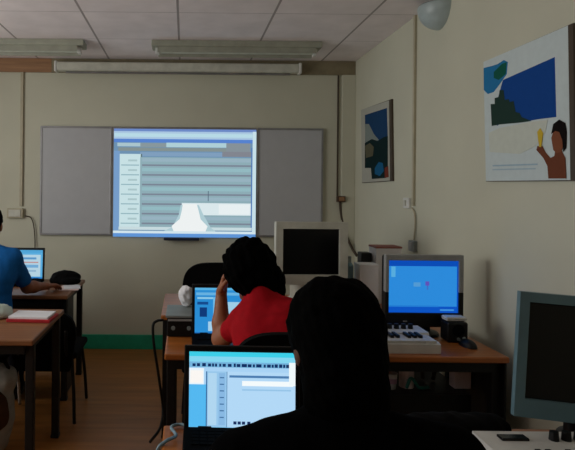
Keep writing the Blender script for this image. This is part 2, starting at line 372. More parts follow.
# things on the lower shelf
def onshelf(px, Y): return P(px, 380, Y).x
SZ = .501
x = onshelf(457, 2.78)
t = thing('small_box', 'small pale pink box on the dark shelf under the desk, below black mouse', 'box', (x, 2.75, SZ))
obj('carton', box(NB(), (0, 0, .042), (.085, .06, .084), .004), mat('pale_pink_card', (240, 214, 212), .6), t); obj('lid', box(NB(), (0, 0, .090), (.09, .065, .012), .003), M_paper, t)
x = onshelf(404, 2.78)
t = thing('paper_roll', 'pinkish white paper roll on the dark shelf under the white keyboard', 'paper roll', (x, 2.75, SZ))
obj('roll', cyl(NB(), (0, 0, .0), (0, 0, .09), .036), mat('pinkish_paper', (244, 222, 220), .7), t); obj('core', cyl(NB(), (0, 0, .088), (0, 0, .0915), .014), M_dkcond, t)
tag(obj('cable_bundle', tube(NB(), [(x-.02, 2.70, SZ+.01), (x+.0, 2.695, SZ+.06), (x+.03, 2.70, SZ+.03), (x+.05, 2.71, SZ+.008), (x+.1, 2.72, SZ+.008)], .008), mat('teal_cable', (36, 120, 110), .5), smooth=True), 'teal cable curled before the paper roll under the desk', 'cable')
x = onshelf(386.5, 2.78)
t = thing('paper_cup', 'small white cup on the dark shelf under the desk left of the paper roll', 'cup', (x, 2.72, SZ))
obj('cup', lathe(NB(), [(0, 0), (.022, 0), (.03, .075), (.032, .078), (.029, .078), (.021, .004), (0, .004)]), M_paper, t, smooth=True); obj('cup_band', lathe(NB(), [(.0262, .03), (.0275, .03), (.0295, .055), (.0282, .055)]), mat('lilac_band', (190, 150, 180), .6), t)
x = onshelf(431, 2.85)
tag(obj('cable_bundle', tube(NB(), [(x-.05, 2.84, SZ+.01), (x-.045, 2.85, SZ+.09), (x-.01, 2.86, SZ+.13), (x+.02, 2.85, SZ+.1), (x+.01, 2.84, SZ+.03), (x-.0, 2.83, SZ+.01)], .010), M_dkcond, smooth=True), 'brown cable looped on the dark shelf between roll and pink box', 'cable')
# ------------------------------------------------------------------ laptops
def laptop(label, x0, x1, hy, rects, base, tilt=.14, k=1.0, yaw=0, h=.232):
    w = x1-x0; t = thing('laptop', label, 'laptop', ((x0+x1)/2, hy, DZ+.002), yaw, 'laptops with lit screens')
    kb = obj('keyboard_base', box(NB(), (0, -.12, .012), (w+.03, .24, .024), .006), M_matt, t)
    b = NB()
    for r in range(5):
        n = 13
        for i in range(n): box(b, (-w/2+.02+(w-.04)*i/(n-1), -.03-r*.021, .0255), ((w-.04)/(n-1)-.003, .017, .004))
    obj('keys', b, M_matt, kb); obj('touchpad', box(NB(), (0, -.19, .0245), (.08, .05, .002)), M_blk, kb)
    R = Matrix.Rotation(-tilt, 3, 'X')
    lid = link('lid', None, t, (0, 0, .02)); 
    bpy.data.objects.remove(lid)
    lid = obj('lid', box(NB(), (0, .006, h/2+.014), (w+.03, .012, h+.032), .004), M_blkp, t, (0, 0, .004)); lid.rotation_euler = (-tilt, 0, 0)
    screen_mesh('screen', lid, (-w/2, -.0012, h+.012), (1, 0, 0), (0, 0, -1), w, h, rects, base, k, .0001)
    for s in (-1, 1): obj('hinge', cyl(NB(), (s*w*.35-.02, 0, .018), (s*w*.35+.02, 0, .018), .009), M_blkp, t)
    return t
# near laptop : editor window
R = [((0, 0, 1, .06), (60, 206, 232)), ((0, .06, 1, .13), (132, 214, 240)), ((0, .13, 1, .20), (116, 180, 222))]
u = .03; random.seed(11)
while u < .95:
    w_ = random.choice([.02, .035, .05, .03]); R.append(((u, .145+random.random()*.01, min(u+w_, .97), .19), (14, 46, 96))); u += w_+random.choice([.008, .012, .02])
R += [((0, .21, .14, .42), (232, 244, 252)), ((.01, .24, .13, .40), (250, 246, 242)), ((0, .42, .16, 1), (84, 184, 240)), ((.16, .25, .36, .97), (150, 198, 234)), ((.18, .27, .26, .94), (176, 214, 240)), ((.28, .27, .34, .94), (136, 184, 226)),
      ((.16, .25, .17, .97), (40, 96, 150)), ((.355, .25, .365, .97), (40, 96, 150)), ((.36, .25, 1, .97), (178, 216, 246)), ((.38, .295, .96, .325), (74, 124, 176)), ((.5, .365, .98, .43), (244, 250, 252)), ((.5, .47, .96, .49), (150, 196, 232)),
      ((.94, .12, 1, .42), (240, 248, 250)), ((0, .965, 1, 1), (110, 196, 244))]
for i in range(7): R.append(((.29, .32+i*.085, .33, .335+i*.085), (64, 112, 160)))
for u in (.42, .46, .5, .55, .68, .73, .8): R.append(((u, .885, u+.03, .925), (18, 44, 92)))
lapA = laptop('laptop with pale blue editor window in front of the black-haired nearest person', .018, .338, 1.63, R, (168, 210, 244), .03, 1.0, math.radians(-1.5))
# red person's laptop
R = [((0, 0, 1, .05), (96, 190, 240)), ((.02, .1, .8, .16), (110, 190, 240)), ((.04, .3, .22, .36), (20, 80, 150)), ((.08, .42, .2, .62), (14, 62, 130)), ((.04, .2, .3, .24), (150, 214, 246)), ((.3, .2, .34, .95), (120, 200, 246)), ((.4, .3, .9, .7), (170, 220, 248)), ((.22, .72, .42, .92), (176, 222, 250)), ((0, .95, 1, 1), (30, 110, 190))]
lapB = laptop('laptop with blue screen in front of the person in red', .055, .36, 2.70, R, (44, 150, 226), .06, .85, 0, .232)
R = [((0, 0, 1, .1), (86, 176, 230)), ((.1, .16, .95, .9), (190, 224, 240)), ((.45, .25, .85, .32), (96, 160, 214)), ((.5, .4, .9, .44), (200, 150, 150)), ((.5, .5, .9, .6), (120, 180, 226)), ((.45, .68, .85, .74), (150, 190, 220)), ((0, .92, 1, 1), (40, 130, 210))]
lapM = laptop('laptop with pale window on its screen in front of the person in blue', -1.46, -1.128, 4.29, R, (96, 184, 236), .06, .85)
# ------------------------------------------------------------------ monitors
def bezel(bm, w, h, l, r, tp, bt, d0, d1):
    """frame of outer size w x h with a window; z from 0, front at d0"""
    span(bm, (-w/2, d0, 0), (w/2, d1, bt)); span(bm, (-w/2, d0, h-tp), (w/2, d1, h)); span(bm, (-w/2, d0, bt), (-w/2+l, d1, h-tp)); span(bm, (w/2-r, d0, bt), (w/2, d1, h-tp)); return bm
# white CRT, switched off
Y = 3.36; a = P(275.5, 222, Y); c = P(347, 285, Y); w = c.x-a.x; h = a.z-c.z
t = thing('crt_monitor', 'switched-off white tube monitor with black glass on the far desk', 'monitor', ((a.x+c.x)/2, Y, DZ+.002), math.radians(2))
b = bezel(NB(), w, h, .043, .052, .042, .062, -.02, .035); box(b, (0, .05, h/2), (w-.01, .05, h-.01), .01)
fr = obj('bezel', b, M_offw, t, (0, 0, c.z-DZ))
obj('tube_glass', box(NB(), (-.004, .005, h/2+.01), (w-.09, .02, h-.1), .008), M_off, t, (0, 0, c.z-DZ))
hw, hh = w/2-.015, h/2-.015
b = NB(); n = []
for (yy_, kx, kz) in ((.07, 1, 1), (.2, .92, .9), (.36, .6, .6)):
    n.append([b.verts.new((sx*hw*kx, yy_, h/2+sz*hh*kz)) for sx, sz in ((-1, -1), (1, -1), (1, 1), (-1, 1))])
for p, q in zip(n, n[1:]):
    for k in range(4): b.faces.new((p[k], p[(k+1) % 4], q[(k+1) % 4], q[k]))
b.faces.new(n[0]); b.faces.new(n[-1]); obj('rear_shell', b, M_offw, t, (0, 0, c.z-DZ))
b = NB(); lathe(b, [(0, 0), (.14, 0), (.14, .02), (.09, .05), (.09, c.z-DZ+.02), (0, c.z-DZ+.02)], M=Matrix.Translation((0, .17, 0))); obj('swivel_base', b, M_offw, t, smooth=False)
obj('power_button', cyl(NB(), (w/2-.06, -.024, .025), (w/2-.06, -.018, .025), .008), M_grey, fr)
# blue-screen flat monitor
Y = 2.78; a = P(384.5, 254.5, Y); c = P(461.5, 327, Y); w = c.x-a.x; h = a.z-c.z
t = thing('flat_monitor', 'flat monitor glowing plain blue with silver top bezel on the middle desk', 'monitor', ((a.x+c.x)/2, Y, DZ+.002)); z0 = c.z-DZ
hs = h*.48
b = NB(); span(b, (-w/2, -.02, h-.030), (w/2, .012, h), .004); span(b, (-w/2, -.02, hs), (-w/2+.018, .012, h-.025), .003); span(b, (w/2-.024, -.02, hs), (w/2, .012, h-.025), .003); obj('upper_bezel', b, M_silv, t, (0, 0, z0))
b = NB(); span(b, (-w/2, -.02, 0), (w/2, .012, .072), .004); span(b, (-w/2, -.019, .07), (-w/2+.018, .012, hs), .002); span(b, (w/2-.024, -.019, .07), (w/2, .012, hs), .002); lb = obj('lower_bezel', b, M_blkp, t, (0, 0, z0))
obj('rear_shell', box(NB(), (0, .035, h/2), (w-.01, .05, h-.01), .012), M_blkp, t, (0, 0, z0))
sw, sh = w-.042, h-.102
rects = [((0, 0, 1, .11), (10, 84, 200)), ((0, .88, 1, 1), (12, 92, 214)), ((.04, .12, .1, .32), (96, 190, 244)), ((0, .86, .72, .89), (38, 136, 232)), ((.36, .42, .46, .5), (92, 170, 232)), ((.53, .40, .585, .48), (106, 90, 200)), ((.55, .48, .57, .56), (70, 120, 214)), ((.98, 0, 1, 1), (10, 84, 200)), ((.74, .93, .94, .96), (70, 160, 240))]
screen_mesh('screen', t, (-w/2+.018, -.0085, z0+h-.030), (1, 0, 0), (0, 0, -1), sw, sh, rects, (48, 152, 240), .8, .00025)
obj('stand_neck', box(NB(), (0, .03, .06), (.09, .04, .12), .006), M_blkp, t); obj('stand_foot', lathe(NB(), [(0, 0), (.1, 0), (.095, .012), (.05, .022), (0, .022)], M=Matrix.Translation((0, .05, 0))), M_blkp, t)
obj('power_light', box(NB(), (-.1, -.022, .03), (.02, .004, .006)), M_silv, lb)
# near blue-grey monitor, off
yaw = math.radians(-9)
a = P(513.5, 289, 1.60); w, h = .42, .362
t = thing('flat_monitor', 'switched-off blue-grey framed monitor at the right edge of the nearest desk', 'monitor', (0, 0, 0), yaw)
Rm = Matrix.Rotation(yaw, 3, 'Z'); lc = Vector((a.x, 1.595, 0))-Rm @ Vector((-w/2, 0, 0)); lc.z = DZ+.002; t.location = lc
z0 = .075; tl = math.radians(3.4)
b = bezel(NB(), w, h, .027, .027, .028, .053, -.022, .0); fr = obj('bezel', b, M_blgr, t, (-.008, 0, z0)); fr.rotation_euler = (-.04, tl, 0)
o = obj('dark_screen', box(NB(), (0, -.003, h/2+.010), (w-.052, .014, h-.078), .003), M_off, t, (-.008, 0, z0)); o.rotation_euler = (-.04, tl, 0)
o = obj('rear_shell', box(NB(), (.02, .03, h/2), (w-.07, .055, h-.05), .015), M_blgr, t, (-.008, 0, z0)); o.rotation_euler = (-.04, tl, 0)
obj('stand_neck', box(NB(), (0, .04, .065), (.1, .04, .13), .008), M_blkp, t); obj('stand_foot', lathe(NB(), [(0, 0), (.085, 0), (.08, .012), (.05, .022), (0, .022)], M=Matrix.Translation((.02, .055, 0))), M_blkp, t)
obj('power_button', box(NB(), (w/2-.07, -.025, .026), (.03, .006, .01), .002), M_grey, fr)
# ------------------------------------------------------------------ MIDI keyboards
def midi(label, x0, x1, y0, y1, hgt):
    t = thing('music_keyboard', label, 'music keyboard', ((x0+x1)/2, (y0+y1)/2, DZ+.001), 0, 'white music keyboards'); hx, hy = (x1-x0)/2, (y1-y0)/2
    b = NB(); prof = [(-hy, 0), (-hy, hgt*.62), (-hy+.02, hgt*.7), (-hy*.05, hgt*.72), (0, hgt*.95), (hy, hgt), (hy, 0)]
    prism(b, [(-hx, p, z) for p, z in prof], (2*hx, 0, 0)); bd = obj('body', b, M_wht, t)
    wk = NB(); n = 15; kw = (2*hx-.1)/n
    for i in range(n): box(wk, (-hx+.085+kw*(i+.5), -hy*.5, hgt*.76), (kw-.0015, hy*.88, .012), .001)
    obj('white_keys', wk, M_wht, t); bk = NB()
    for i in range(n-1):
        if i % 7 not in (2, 6): box(bk, (-hx+.085+kw*(i+1), -hy*.32, hgt*.76+.012), (kw*.55, hy*.55, .014), .002)
    obj('black_keys', bk, M_blkp, t)
    for i in range(8):
        kx = -hx+.2+i*(2*hx-.26)/7
        k_ = cyl(NB(), (kx, hy*.55, hgt*.95), (kx, hy*.55, hgt+.022), .013, .011, 16); obj('knob', k_, M_blkp, t)
    obj('display', box(NB(), (-hx+.09, hy*.6, hgt*.985), (.075, .03, .012), .002), M_off, t)
    for i in range(2): obj('wheel', cyl(NB(), (-hx+.03+i*.025, -hy*.4, hgt*.7), (-hx+.042+i*.025, -hy*.4, hgt*.7), .022, n=20), M_grey, t)
a = P(440, 345, 2.48)
midi('white music keyboard with black knobs below the blue-screen monitor', a.x-.5, a.x, 2.47, 2.72, .068)
a = P(476, 431, 1.52)
midi('white music keyboard below the blue-grey monitor in the bottom right corner', a.x, a.x+.5, 1.325, 1.54, .06)
# ------------------------------------------------------------------ small things on the right desks
a = P(437, 322, 2.76); c = P(459, 342, 2.76)
t = thing('desk_speaker', 'small black speaker box beside the foot of the blue-screen monitor', 'speaker', ((a.x+c.x)/2, 2.70, DZ+.001))
obj('cabinet', box(NB(), (0, 0, .05), (.1, .09, .1), .01), M_blkp, t); obj('grille', cyl(NB(), (0, -.047, .06), (0, -.043, .06), .03, n=24), M_blkf, t); obj('dial', cyl(NB(), (0, -.05, .018), (0, -.043, .018), .008), M_grey, t)
t = thing('earphone_case', 'small white box lying on the black speaker beside the blue screen', 'box', ((a.x+c.x)/2, 2.70, DZ+.102))
obj('case', box(NB(), (0, 0, .011), (.1, .06, .02), .006), M_wht, t); obj('seam', box(NB(), (0, 0, .0115), (.1006, .0606, .002)), M_grey, t)
def mouse(label, x, y, yaw=0):
    t = thing('computer_mouse', label, 'mouse', (x, y, DZ+.001), yaw)
    bm = NB(); bmesh.ops.create_uvsphere(bm, u_segments=24, v_segments=14, radius=1, matrix=Matrix.Diagonal((.032, .055, .034, 1)))
    bmesh.ops.bisect_plane(bm, geom=bm.verts[:]+bm.edges[:]+bm.faces[:], plane_co=(0, 0, 0), plane_no=(0, 0, -1), clear_outer=True); bmesh.ops.holes_fill(bm, edges=bm.edges)
    obj('shell', bm, M_blkp, t, smooth=True); obj('scroll_wheel', cyl(NB(), (-.004, .03, .028), (.004, .03, .028), .008), M_grey, t)
    obj('cord', tube(NB(), [(.005, .05, .01), (.03, .08, .006), (.05, .13, .006), (.05, .2, .006)], .0025), M_blkp, t)
p = P(468, 343, 2.6); mouse('black mouse on the bare right end of the middle desk', p.x, 2.6, .1)
# box, left end of desk B
a, c = P(167, 316, 2.70), P(195, 339, 2.70)
t = thing('audio_unit', 'low black box with grey lid at the left end of the middle desk', 'box', ((a.x+c.x)/2, 2.84, DZ+.001))
w = c.x-a.x; obj('case', box(NB(), (0, 0, .048), (w, .25, .096), .006), M_blkp, t); obj('lid', box(NB(), (-.002, 0, .102), (w+.01, .26, .012), .003), M_grey, t)
obj('front_strip', box(NB(), (0, -.127, .085), (w-.01, .005, .01)), M_silv, t)
for s in (-1, 1): obj('dial', cyl(NB(), (s*w*.28, -.132, .045), (s*w*.28, -.124, .045), .01), M_grey, t)
# sdf mesher --------------------------------------------------------
class SDF:
    def __init__(s, res): s.p = []; s.res = res; s.clip = []; s.noise = None
    def cap(s, a, b, ra, rb=None, k=.02): s.p.append(('c', np.array(a, float), np.array(b, float), ra, ra if rb is None else rb, k)); return s
    def ell(s, c, B, r, k=.02): s.p.append(('e', np.array(c, float), np.array(B, float), np.array(r, float), 0, k)); return s
    def build(s):
        lo = np.full(3, 9e9); hi = -lo
        for t, a, b, r, r2, k in s.p:
            if t == 'c': m = max(r, r2)+.02; lo = np.minimum(lo, np.minimum(a, b)-m); hi = np.maximum(hi, np.maximum(a, b)+m)
            else: m = r.max()+.02; lo = np.minimum(lo, a-m); hi = np.maximum(hi, a+m)
        n = np.ceil((hi-lo)/s.res).astype(int)+2
        f = np.full(n, .5, np.float32); ax = [lo[i]+np.arange(n[i])*s.res for i in range(3)]
        for t, a, b, r, r2, k in s.p:
            if t == 'c': m = max(r, r2)+k+3*s.res; l, h = np.minimum(a, b)-m, np.maximum(a, b)+m
            else: m = r.max()+k+3*s.res; l, h = a-m, a+m
            i0 = np.maximum(((l-lo)/s.res).astype(int), 0); i1 = np.minimum(((h-lo)/s.res).astype(int)+1, n)
            X, Y, Z = np.meshgrid(*[ax[i][i0[i]:i1[i]] for i in range(3)], indexing='ij'); Q = np.stack([X, Y, Z], -1)
            if t == 'c':
                d = b-a; L = max(d @ d, 1e-9); tt = np.clip(((Q-a) @ d)/L, 0, 1); v = np.linalg.norm(Q-a-tt[..., None]*d, axis=-1)-(r+(r2-r)*tt)
            else:
                q = (Q-a) @ b.T; k0 = np.linalg.norm(q/r, axis=-1); k1 = np.linalg.norm(q/r**2, axis=-1); v = k0*(k0-1)/np.maximum(k1, 1e-6)
            S = tuple(slice(i0[i], i1[i]) for i in range(3)); o = f[S]
            hh = np.maximum(k-np.abs(o-v), 0)/k; f[S] = np.minimum(o, v)-hh*hh*k/4
        X, Y, Z = np.meshgrid(*ax, indexing='ij', sparse=True)
        if s.noise:
            am, sc = s.noise; f += (am*(np.sin(X*sc+1.3*np.sin(Z*sc*.7))*np.sin(Y*sc*1.1+.5+np.sin(X*sc*.6))*np.sin(Z*sc*.9+1.7)+.5*np.sin(X*sc*2.3+Z*sc*.8)*np.sin(Y*sc*2.1-Z*sc))).astype(np.float32)
        for nrm, d in s.clip: f = np.maximum(f, (X*nrm[0]+Y*nrm[1]+Z*nrm[2]-d).astype(np.float32))
        f[0], f[-1] = .5, .5; f[:, 0], f[:, -1] = .5, .5; f[:, :, 0], f[:, :, -1] = .5, .5
        neg = f < 0; c = np.zeros(np.array(n)-1, np.int8)
        for i in (0, 1):
            for j in (0, 1):
                for k in (0, 1): c += neg[i:n[0]-1+i, j:n[1]-1+j, k:n[2]-1+k]
        act = np.argwhere((c > 0) & (c < 8)); idx = -np.ones(c.shape, int); idx[tuple(act.T)] = np.arange(len(act))
        s_ = np.zeros((len(act), 3)); cnt = np.zeros(len(act))
        for axis in range(3):
            o1, o2 = [q for q in range(3) if q != axis]
            for u in (0, 1):
                for v in (0, 1):
                    p0 = act.copy(); p0[:, o1] += u; p0[:, o2] += v; p1 = p0.copy(); p1[:, axis] += 1
                    a_, b_ = f[tuple(p0.T)], f[tuple(p1.T)]; m = (a_ < 0) != (b_ < 0)
                    tt = np.where(m, a_/np.where(m, a_-b_, 1), 0); q = p0.astype(float); q[:, axis] += tt
                    s_ += q*m[:, None]; cnt += m
        V = lo+s_/cnt[:, None]*s.res; Fs = []
        for axis in range(3):
            o1, o2 = [(1, 2), (2, 0), (0, 1)][axis]
            sl0 = [slice(1, -1)]*3; sl0[axis] = slice(0, -1); sl1 = list(sl0); sl1[axis] = slice(1, None)
            m = neg[tuple(sl0)] != neg[tuple(sl1)]; e = np.argwhere(m)
            off = np.ones(3, int); off[axis] = 0; e = e+off; flip = neg[tuple(e.T)]
            def cell(a1, a2):
                q = e.copy(); q[:, o1] -= a1; q[:, o2] -= a2; return idx[tuple(q.T)]
            quad = np.stack([cell(1, 1), cell(0, 1), cell(0, 0), cell(1, 0)], 1); quad[~flip] = quad[~flip][:, ::-1]; Fs.append(quad)
        return V, np.concatenate(Fs)
    def obj(s, name, mats, parent=None, region=None):
        V, Q = s.build(); me = bpy.data.meshes.new(name)
        me.vertices.add(len(V)); me.vertices.foreach_set('co', V.astype(np.float32).ravel())
        me.loops.add(len(Q)*4); me.loops.foreach_set('vertex_index', Q.astype(np.int32).ravel())
        me.polygons.add(len(Q)); me.polygons.foreach_set('loop_start', np.arange(len(Q), dtype=np.int32)*4); me.polygons.foreach_set('loop_total', np.full(len(Q), 4, np.int32))
        me.polygons.foreach_set('use_smooth', np.ones(len(Q), bool))
        for m in (mats if isinstance(mats, list) else [mats]): me.materials.append(m)
        if region: me.polygons.foreach_set('material_index', region(V[Q].mean(1)).astype(np.int32))
        me.update(); me.validate(); return link(name, me, parent)
I3 = np.eye(3)
# soft things
p = P(186, 300, 2.92); tz = DZ+.112
s = SDF(.005); s.ell((p.x, 2.92, tz+.04), I3, (.033, .03, .045)).ell((p.x+.01, 2.92, tz+.08), I3, (.028, .025, .03)).ell((p.x-.012, 2.925, tz+.075), I3, (.026, .022, .03)); s.noise = (.005, 80); s.clip = [((0, 0, -1), -tz)]
tag(s.obj('crumpled_paper', M_paper), 'crumpled white paper standing on the grey lid of the low black box', 'paper')
p = P(65, 276, 4.2)
s = SDF(.007); s.ell((p.x, 4.24, DZ+.045), I3, (.115, .08, .055)).ell((p.x+.04, 4.17, DZ+.03), I3, (.09, .06, .03)).ell((p.x-.06, 4.2, DZ+.03), I3, (.06, .06, .035)); s.noise = (.004, 60); s.clip = [((0, 0, -1), -(DZ+.001))]
tag(s.obj('soft_pouch', M_blkf), 'low black soft pouch on the far left desk beside the hand', 'pouch')
# papers on far left desk
t = thing('paper_sheet', 'loose white sheets with a pink edge on the far left desk', 'paper', (P(70, 285, 4.02).x, 4.02, DZ+.001), .1)
obj('sheet', box(NB(), (0, 0, .002), (.14, .2, .004)), mat('pinkish_sheet', (232, 206, 200), .7), t); obj('top_sheet', box(NB(), (.012, .02, .0055), (.12, .16, .003), rot=Matrix.Rotation(.15, 3, 'Z')), M_paper, t)
# booklet on near left desk
s = SDF(.007); s.ell((.80, 1.615, DZ+.035), I3, (.15, .06, .045), .03).ell((.68, 1.60, DZ+.03), I3, (.09, .06, .04), .03).ell((.92, 1.63, DZ+.03), I3, (.07, .05, .04), .03); s.noise = (.005, 45); s.clip = [((0, 0, -1), -(DZ+.001))]
tag(s.obj('dark_filler', M_blkf), 'black soft filler added for the dark area on the nearest desk between the person in black and the blue-grey monitor', 'bag')  # black heap added to darken this stretch of the desk
a, c = P(10, 320, 3.02), P(52, 320, 3.02)
t = thing('booklet', 'white-paged booklet with red cover lying on the nearer left desk', 'booklet', ((a.x+c.x)/2, 3.06, DZ+.001), -.06)
obj('cover', box(NB(), (0, 0, .008), (c.x-a.x+.01, .17, .016), .002), M_red, t); obj('pages', box(NB(), (-.004, .006, .022), (c.x-a.x-.012, .155, .014), .002), M_paper, t)
p = P(2, 309, 3.1)
s = SDF(.007); s.ell((p.x, 3.1, DZ+.03), I3, (.06, .07, .04)).ell((p.x-.05, 3.08, DZ+.04), I3, (.06, .06, .05)); s.noise = (.008, 50); s.clip = [((0, 0, -1), -(DZ+.001))]
tag(s.obj('crumpled_tissue', mat('pale_green_white', (190, 206, 196), .7)), 'pale crumpled paper left of the red booklet', 'tissue')
# bag on the floor
p = Vector((-1.02, 3.0, 0))
s = SDF(.01); s.ell((p.x-.05, 3.02, .24), I3, (.13, .10, .25)).ell((p.x-.02, 3.02, .42), I3, (.12, .08, .09)).ell((p.x-.1, 3.0, .12), I3, (.14, .10, .13)); s.noise = (.010, 26); s.clip = [((0, 0, -1), -.002)]
bag = tag(s.obj('cloth_bag', mat('grey_white_cloth', (150, 152, 148), .9, .1, scale=30, bump=.3)), 'slumped grey-white cloth bag with brown front under the left desks', 'bag')
s = SDF(.01); s.ell((p.x-.06, 2.95, .27), I3, (.125, .065, .15)); s.noise = (.008, 30); s.obj('front_pocket', mat('brown_cloth', (74, 52, 34), .9, .1, scale=30), bag)
s = SDF(.006); s.cap((p.x-.1, 3.0, .49), (p.x-.06, 3.0, .54), .01).cap((p.x-.06, 3.0, .54), (p.x+.02, 3.0, .54), .01).cap((p.x+.02, 3.0, .54), (p.x+.05, 3.0, .49), .01); s.obj('handle', M_blkf, bag)
# far right desk clutter
def carton(name, label, px0, px1, ytop, Y, d, m, lidm, cat='box'):
    a, c = P(px0, ytop, Y), P(px1, ytop, Y); w = c.x-a.x; h = a.z-DZ
    t = thing(name, label, cat, ((a.x+c.x)/2, Y+d/2, DZ+.001)); obj('carton', box(NB(), (0, 0, h/2), (w, d, h), .004), m, t); obj('lid', box(NB(), (0, 0, h-.004), (w+.004, d+.004, .012), .002), lidm, t); return t
carton('cardboard_box', 'white paper box on the far desk between white monitor and blue screen', 360, 379, 265, 3.42, .12, M_paper, M_paper)
carton('cardboard_box', 'tall white box with a reddish lid edge behind the blue-screen monitor', 376, 402, 247, 3.57, .14, M_paper, mat('dull_red_card', (150, 92, 84), .6))
a = P(374, 253, 3.44)
t = thing('desk_speaker', 'black speaker standing behind the white paper box on far desk', 'speaker', (P(366.5, 253, 3.62).x, 3.66, DZ+.001))
hh_ = P(368, 253, 3.62).z-DZ; obj('cabinet', box(NB(), (0, 0, hh_/2), (.07, .09, hh_), .006), M_blkp, t); obj('grille', cyl(NB(), (0, -.047, hh_*.7), (0, -.043, hh_*.7), .024), M_blkf, t)
p = P(353, 258, 3.5)
t = thing('spray_can', 'slim grey-blue canister just right of the white monitor', 'canister', (p.x-.028, 3.5, DZ+.001))
obj('can', lathe(NB(), [(0, 0), (.03, 0), (.03, p.z-DZ-.05), (.018, p.z-DZ-.03), (0, p.z-DZ-.03)]), mat('grey_blue_can', (110, 140, 150), .4, metal=.3), t, smooth=False); obj('cap', cyl(NB(), (0, 0, p.z-DZ-.03), (0, 0, p.z-DZ+.01), .017), M_grey, t)
# cables left of the desks
tag(obj('hanging_cable', tube(NB(), [P(163, 320, 3.15), P(157, 321, 3.13), P(153, 326, 3.12), P(154, 345, 3.12), P(157, 365, 3.12), P(160, 385, 3.12), P(163, 410, 3.12), P(160, 428, 3.0), P(150, 442, 2.9)], .008), M_blkp, smooth=True), 'black cable looping down beside the left ends of the right desks', 'cable')
tag(obj('laptop_cable', tube(NB(), [(.03, 1.66, DZ+.012), (-.01, 1.685, DZ+.008), (-.035, 1.66, DZ+.01), (-.02, 1.60, DZ+.012), (-.05, 1.57, DZ+.008), (-.075, 1.56, DZ-.02), (-.09, 1.6, DZ-.15)], .005), mat('grey_blue_cable', (120, 150, 164), .4), smooth=True), 'thin grey-blue cable on the nearest desk left of the laptop', 'cable')
# ------------------------------------------------------------------ chairs
def chair(label, x, y, ht, legm, rz=0, top=.9):
    t = thing('office_chair', label, 'chair', (x, y, 0), rz, 'black chairs')
    obj('seat', box(NB(), (0, 0, .43), (.42, .4, .045), .02, 3), M_blkf, t)
    b = NB(); pts = []
    for k in range(25):
        a = PI*k/24; pts.append((.21*math.copysign(abs(math.cos(a))**.55, math.cos(a)), .0, top-.16+.16*math.sin(a)**.8))
    pts += [(-.17, 0, top-.38), (.17, 0, top-.38)]
    prism(b, [(p[0], -.235-.06*(p[2]-.45)*.6, p[2]) for p in pts], (0, .035, 0)); bmesh.ops.bevel(b, geom=b.edges[:], offset=.006, segments=2, affect='EDGES'); obj('backrest', b, M_blkf, t)
    for sx in (-1, 1):
        for sy in (-1, 1): obj('leg', tube(NB(), [(sx*.17, sy*.16, .42), (sx*.19, sy*.19, .2), (sx*.2, sy*.21, .008)], .011), legm, t, smooth=True)
        obj('back_post', tube(NB(), [(sx*.15, -.16, .415), (sx*.15, -.225, .44), (sx*.15, -.25, .6), (sx*.15, -.255, top-.2)], .010), legm, t, smooth=True)
    return t
chair('black chair with rounded back, empty, pushed up to the far desk', .20, 3.37, 0, M_blk, 0, 1.07)
chair('black chair under the nearest person in black', .315, .93, 0, M_blk, 0, .84)
chair('black chair carrying the person in red', .37, 2.06, 0, M_blk, 0, 1.01)
chair('black chair with shiny metal legs under the person in blue', -1.32, 3.50, 0, M_chrome, 0, .84)
chair('black empty chair added to fill the dark space under the far left desk beside the person in blue', -.885, 3.62, 0, M_blk, 0, .72)  # extra chair added to fill the darkness below the desk
# ------------------------------------------------------------------ people
def v(*a): return np.array(a, float)
def nz(a): return a/np.linalg.norm(a)
def hand(s, wr, d, n, th, curl, spread=.1):
    d = nz(d); n = nz(n-d*(n @ d)); th = nz(th-d*(th @ d)-n*(th @ n))
    offs = [.028, .0095, -.0095, -.028]; lens = [.07, .079, .073, .056]
    for o, L in zip(offs, lens):
        kn = wr+d*(.088-abs(o+.004)*.18)+th*o
        s.cap(wr+th*o*.45+d*.01, kn, .0135, .0105, .018)
        dd = nz(d+th*o*spread*12); p = kn; r = .0095
        for fr in (.45, .31, .24):
            ca, sa = math.cos(curl), math.sin(curl); nn = nz(n-dd*(n @ dd)); dd = dd*ca+nn*sa
            q = p+dd*L*fr; s.cap(p, q, r, r-.0009, .006); p = q; r -= .0009
    p = wr+d*.02+th*.024; q = p+nz(d*.75+th*.75+n*.25)*.042; s.cap(p, q, .0145, .012, .014); e = q+nz(d*.95+th*.3+n*.35)*.032; s.cap(q, e, .0115, .0095, .006); s.cap(e, e+nz(d+n*.4)*.02, .0095, .0085, .006)
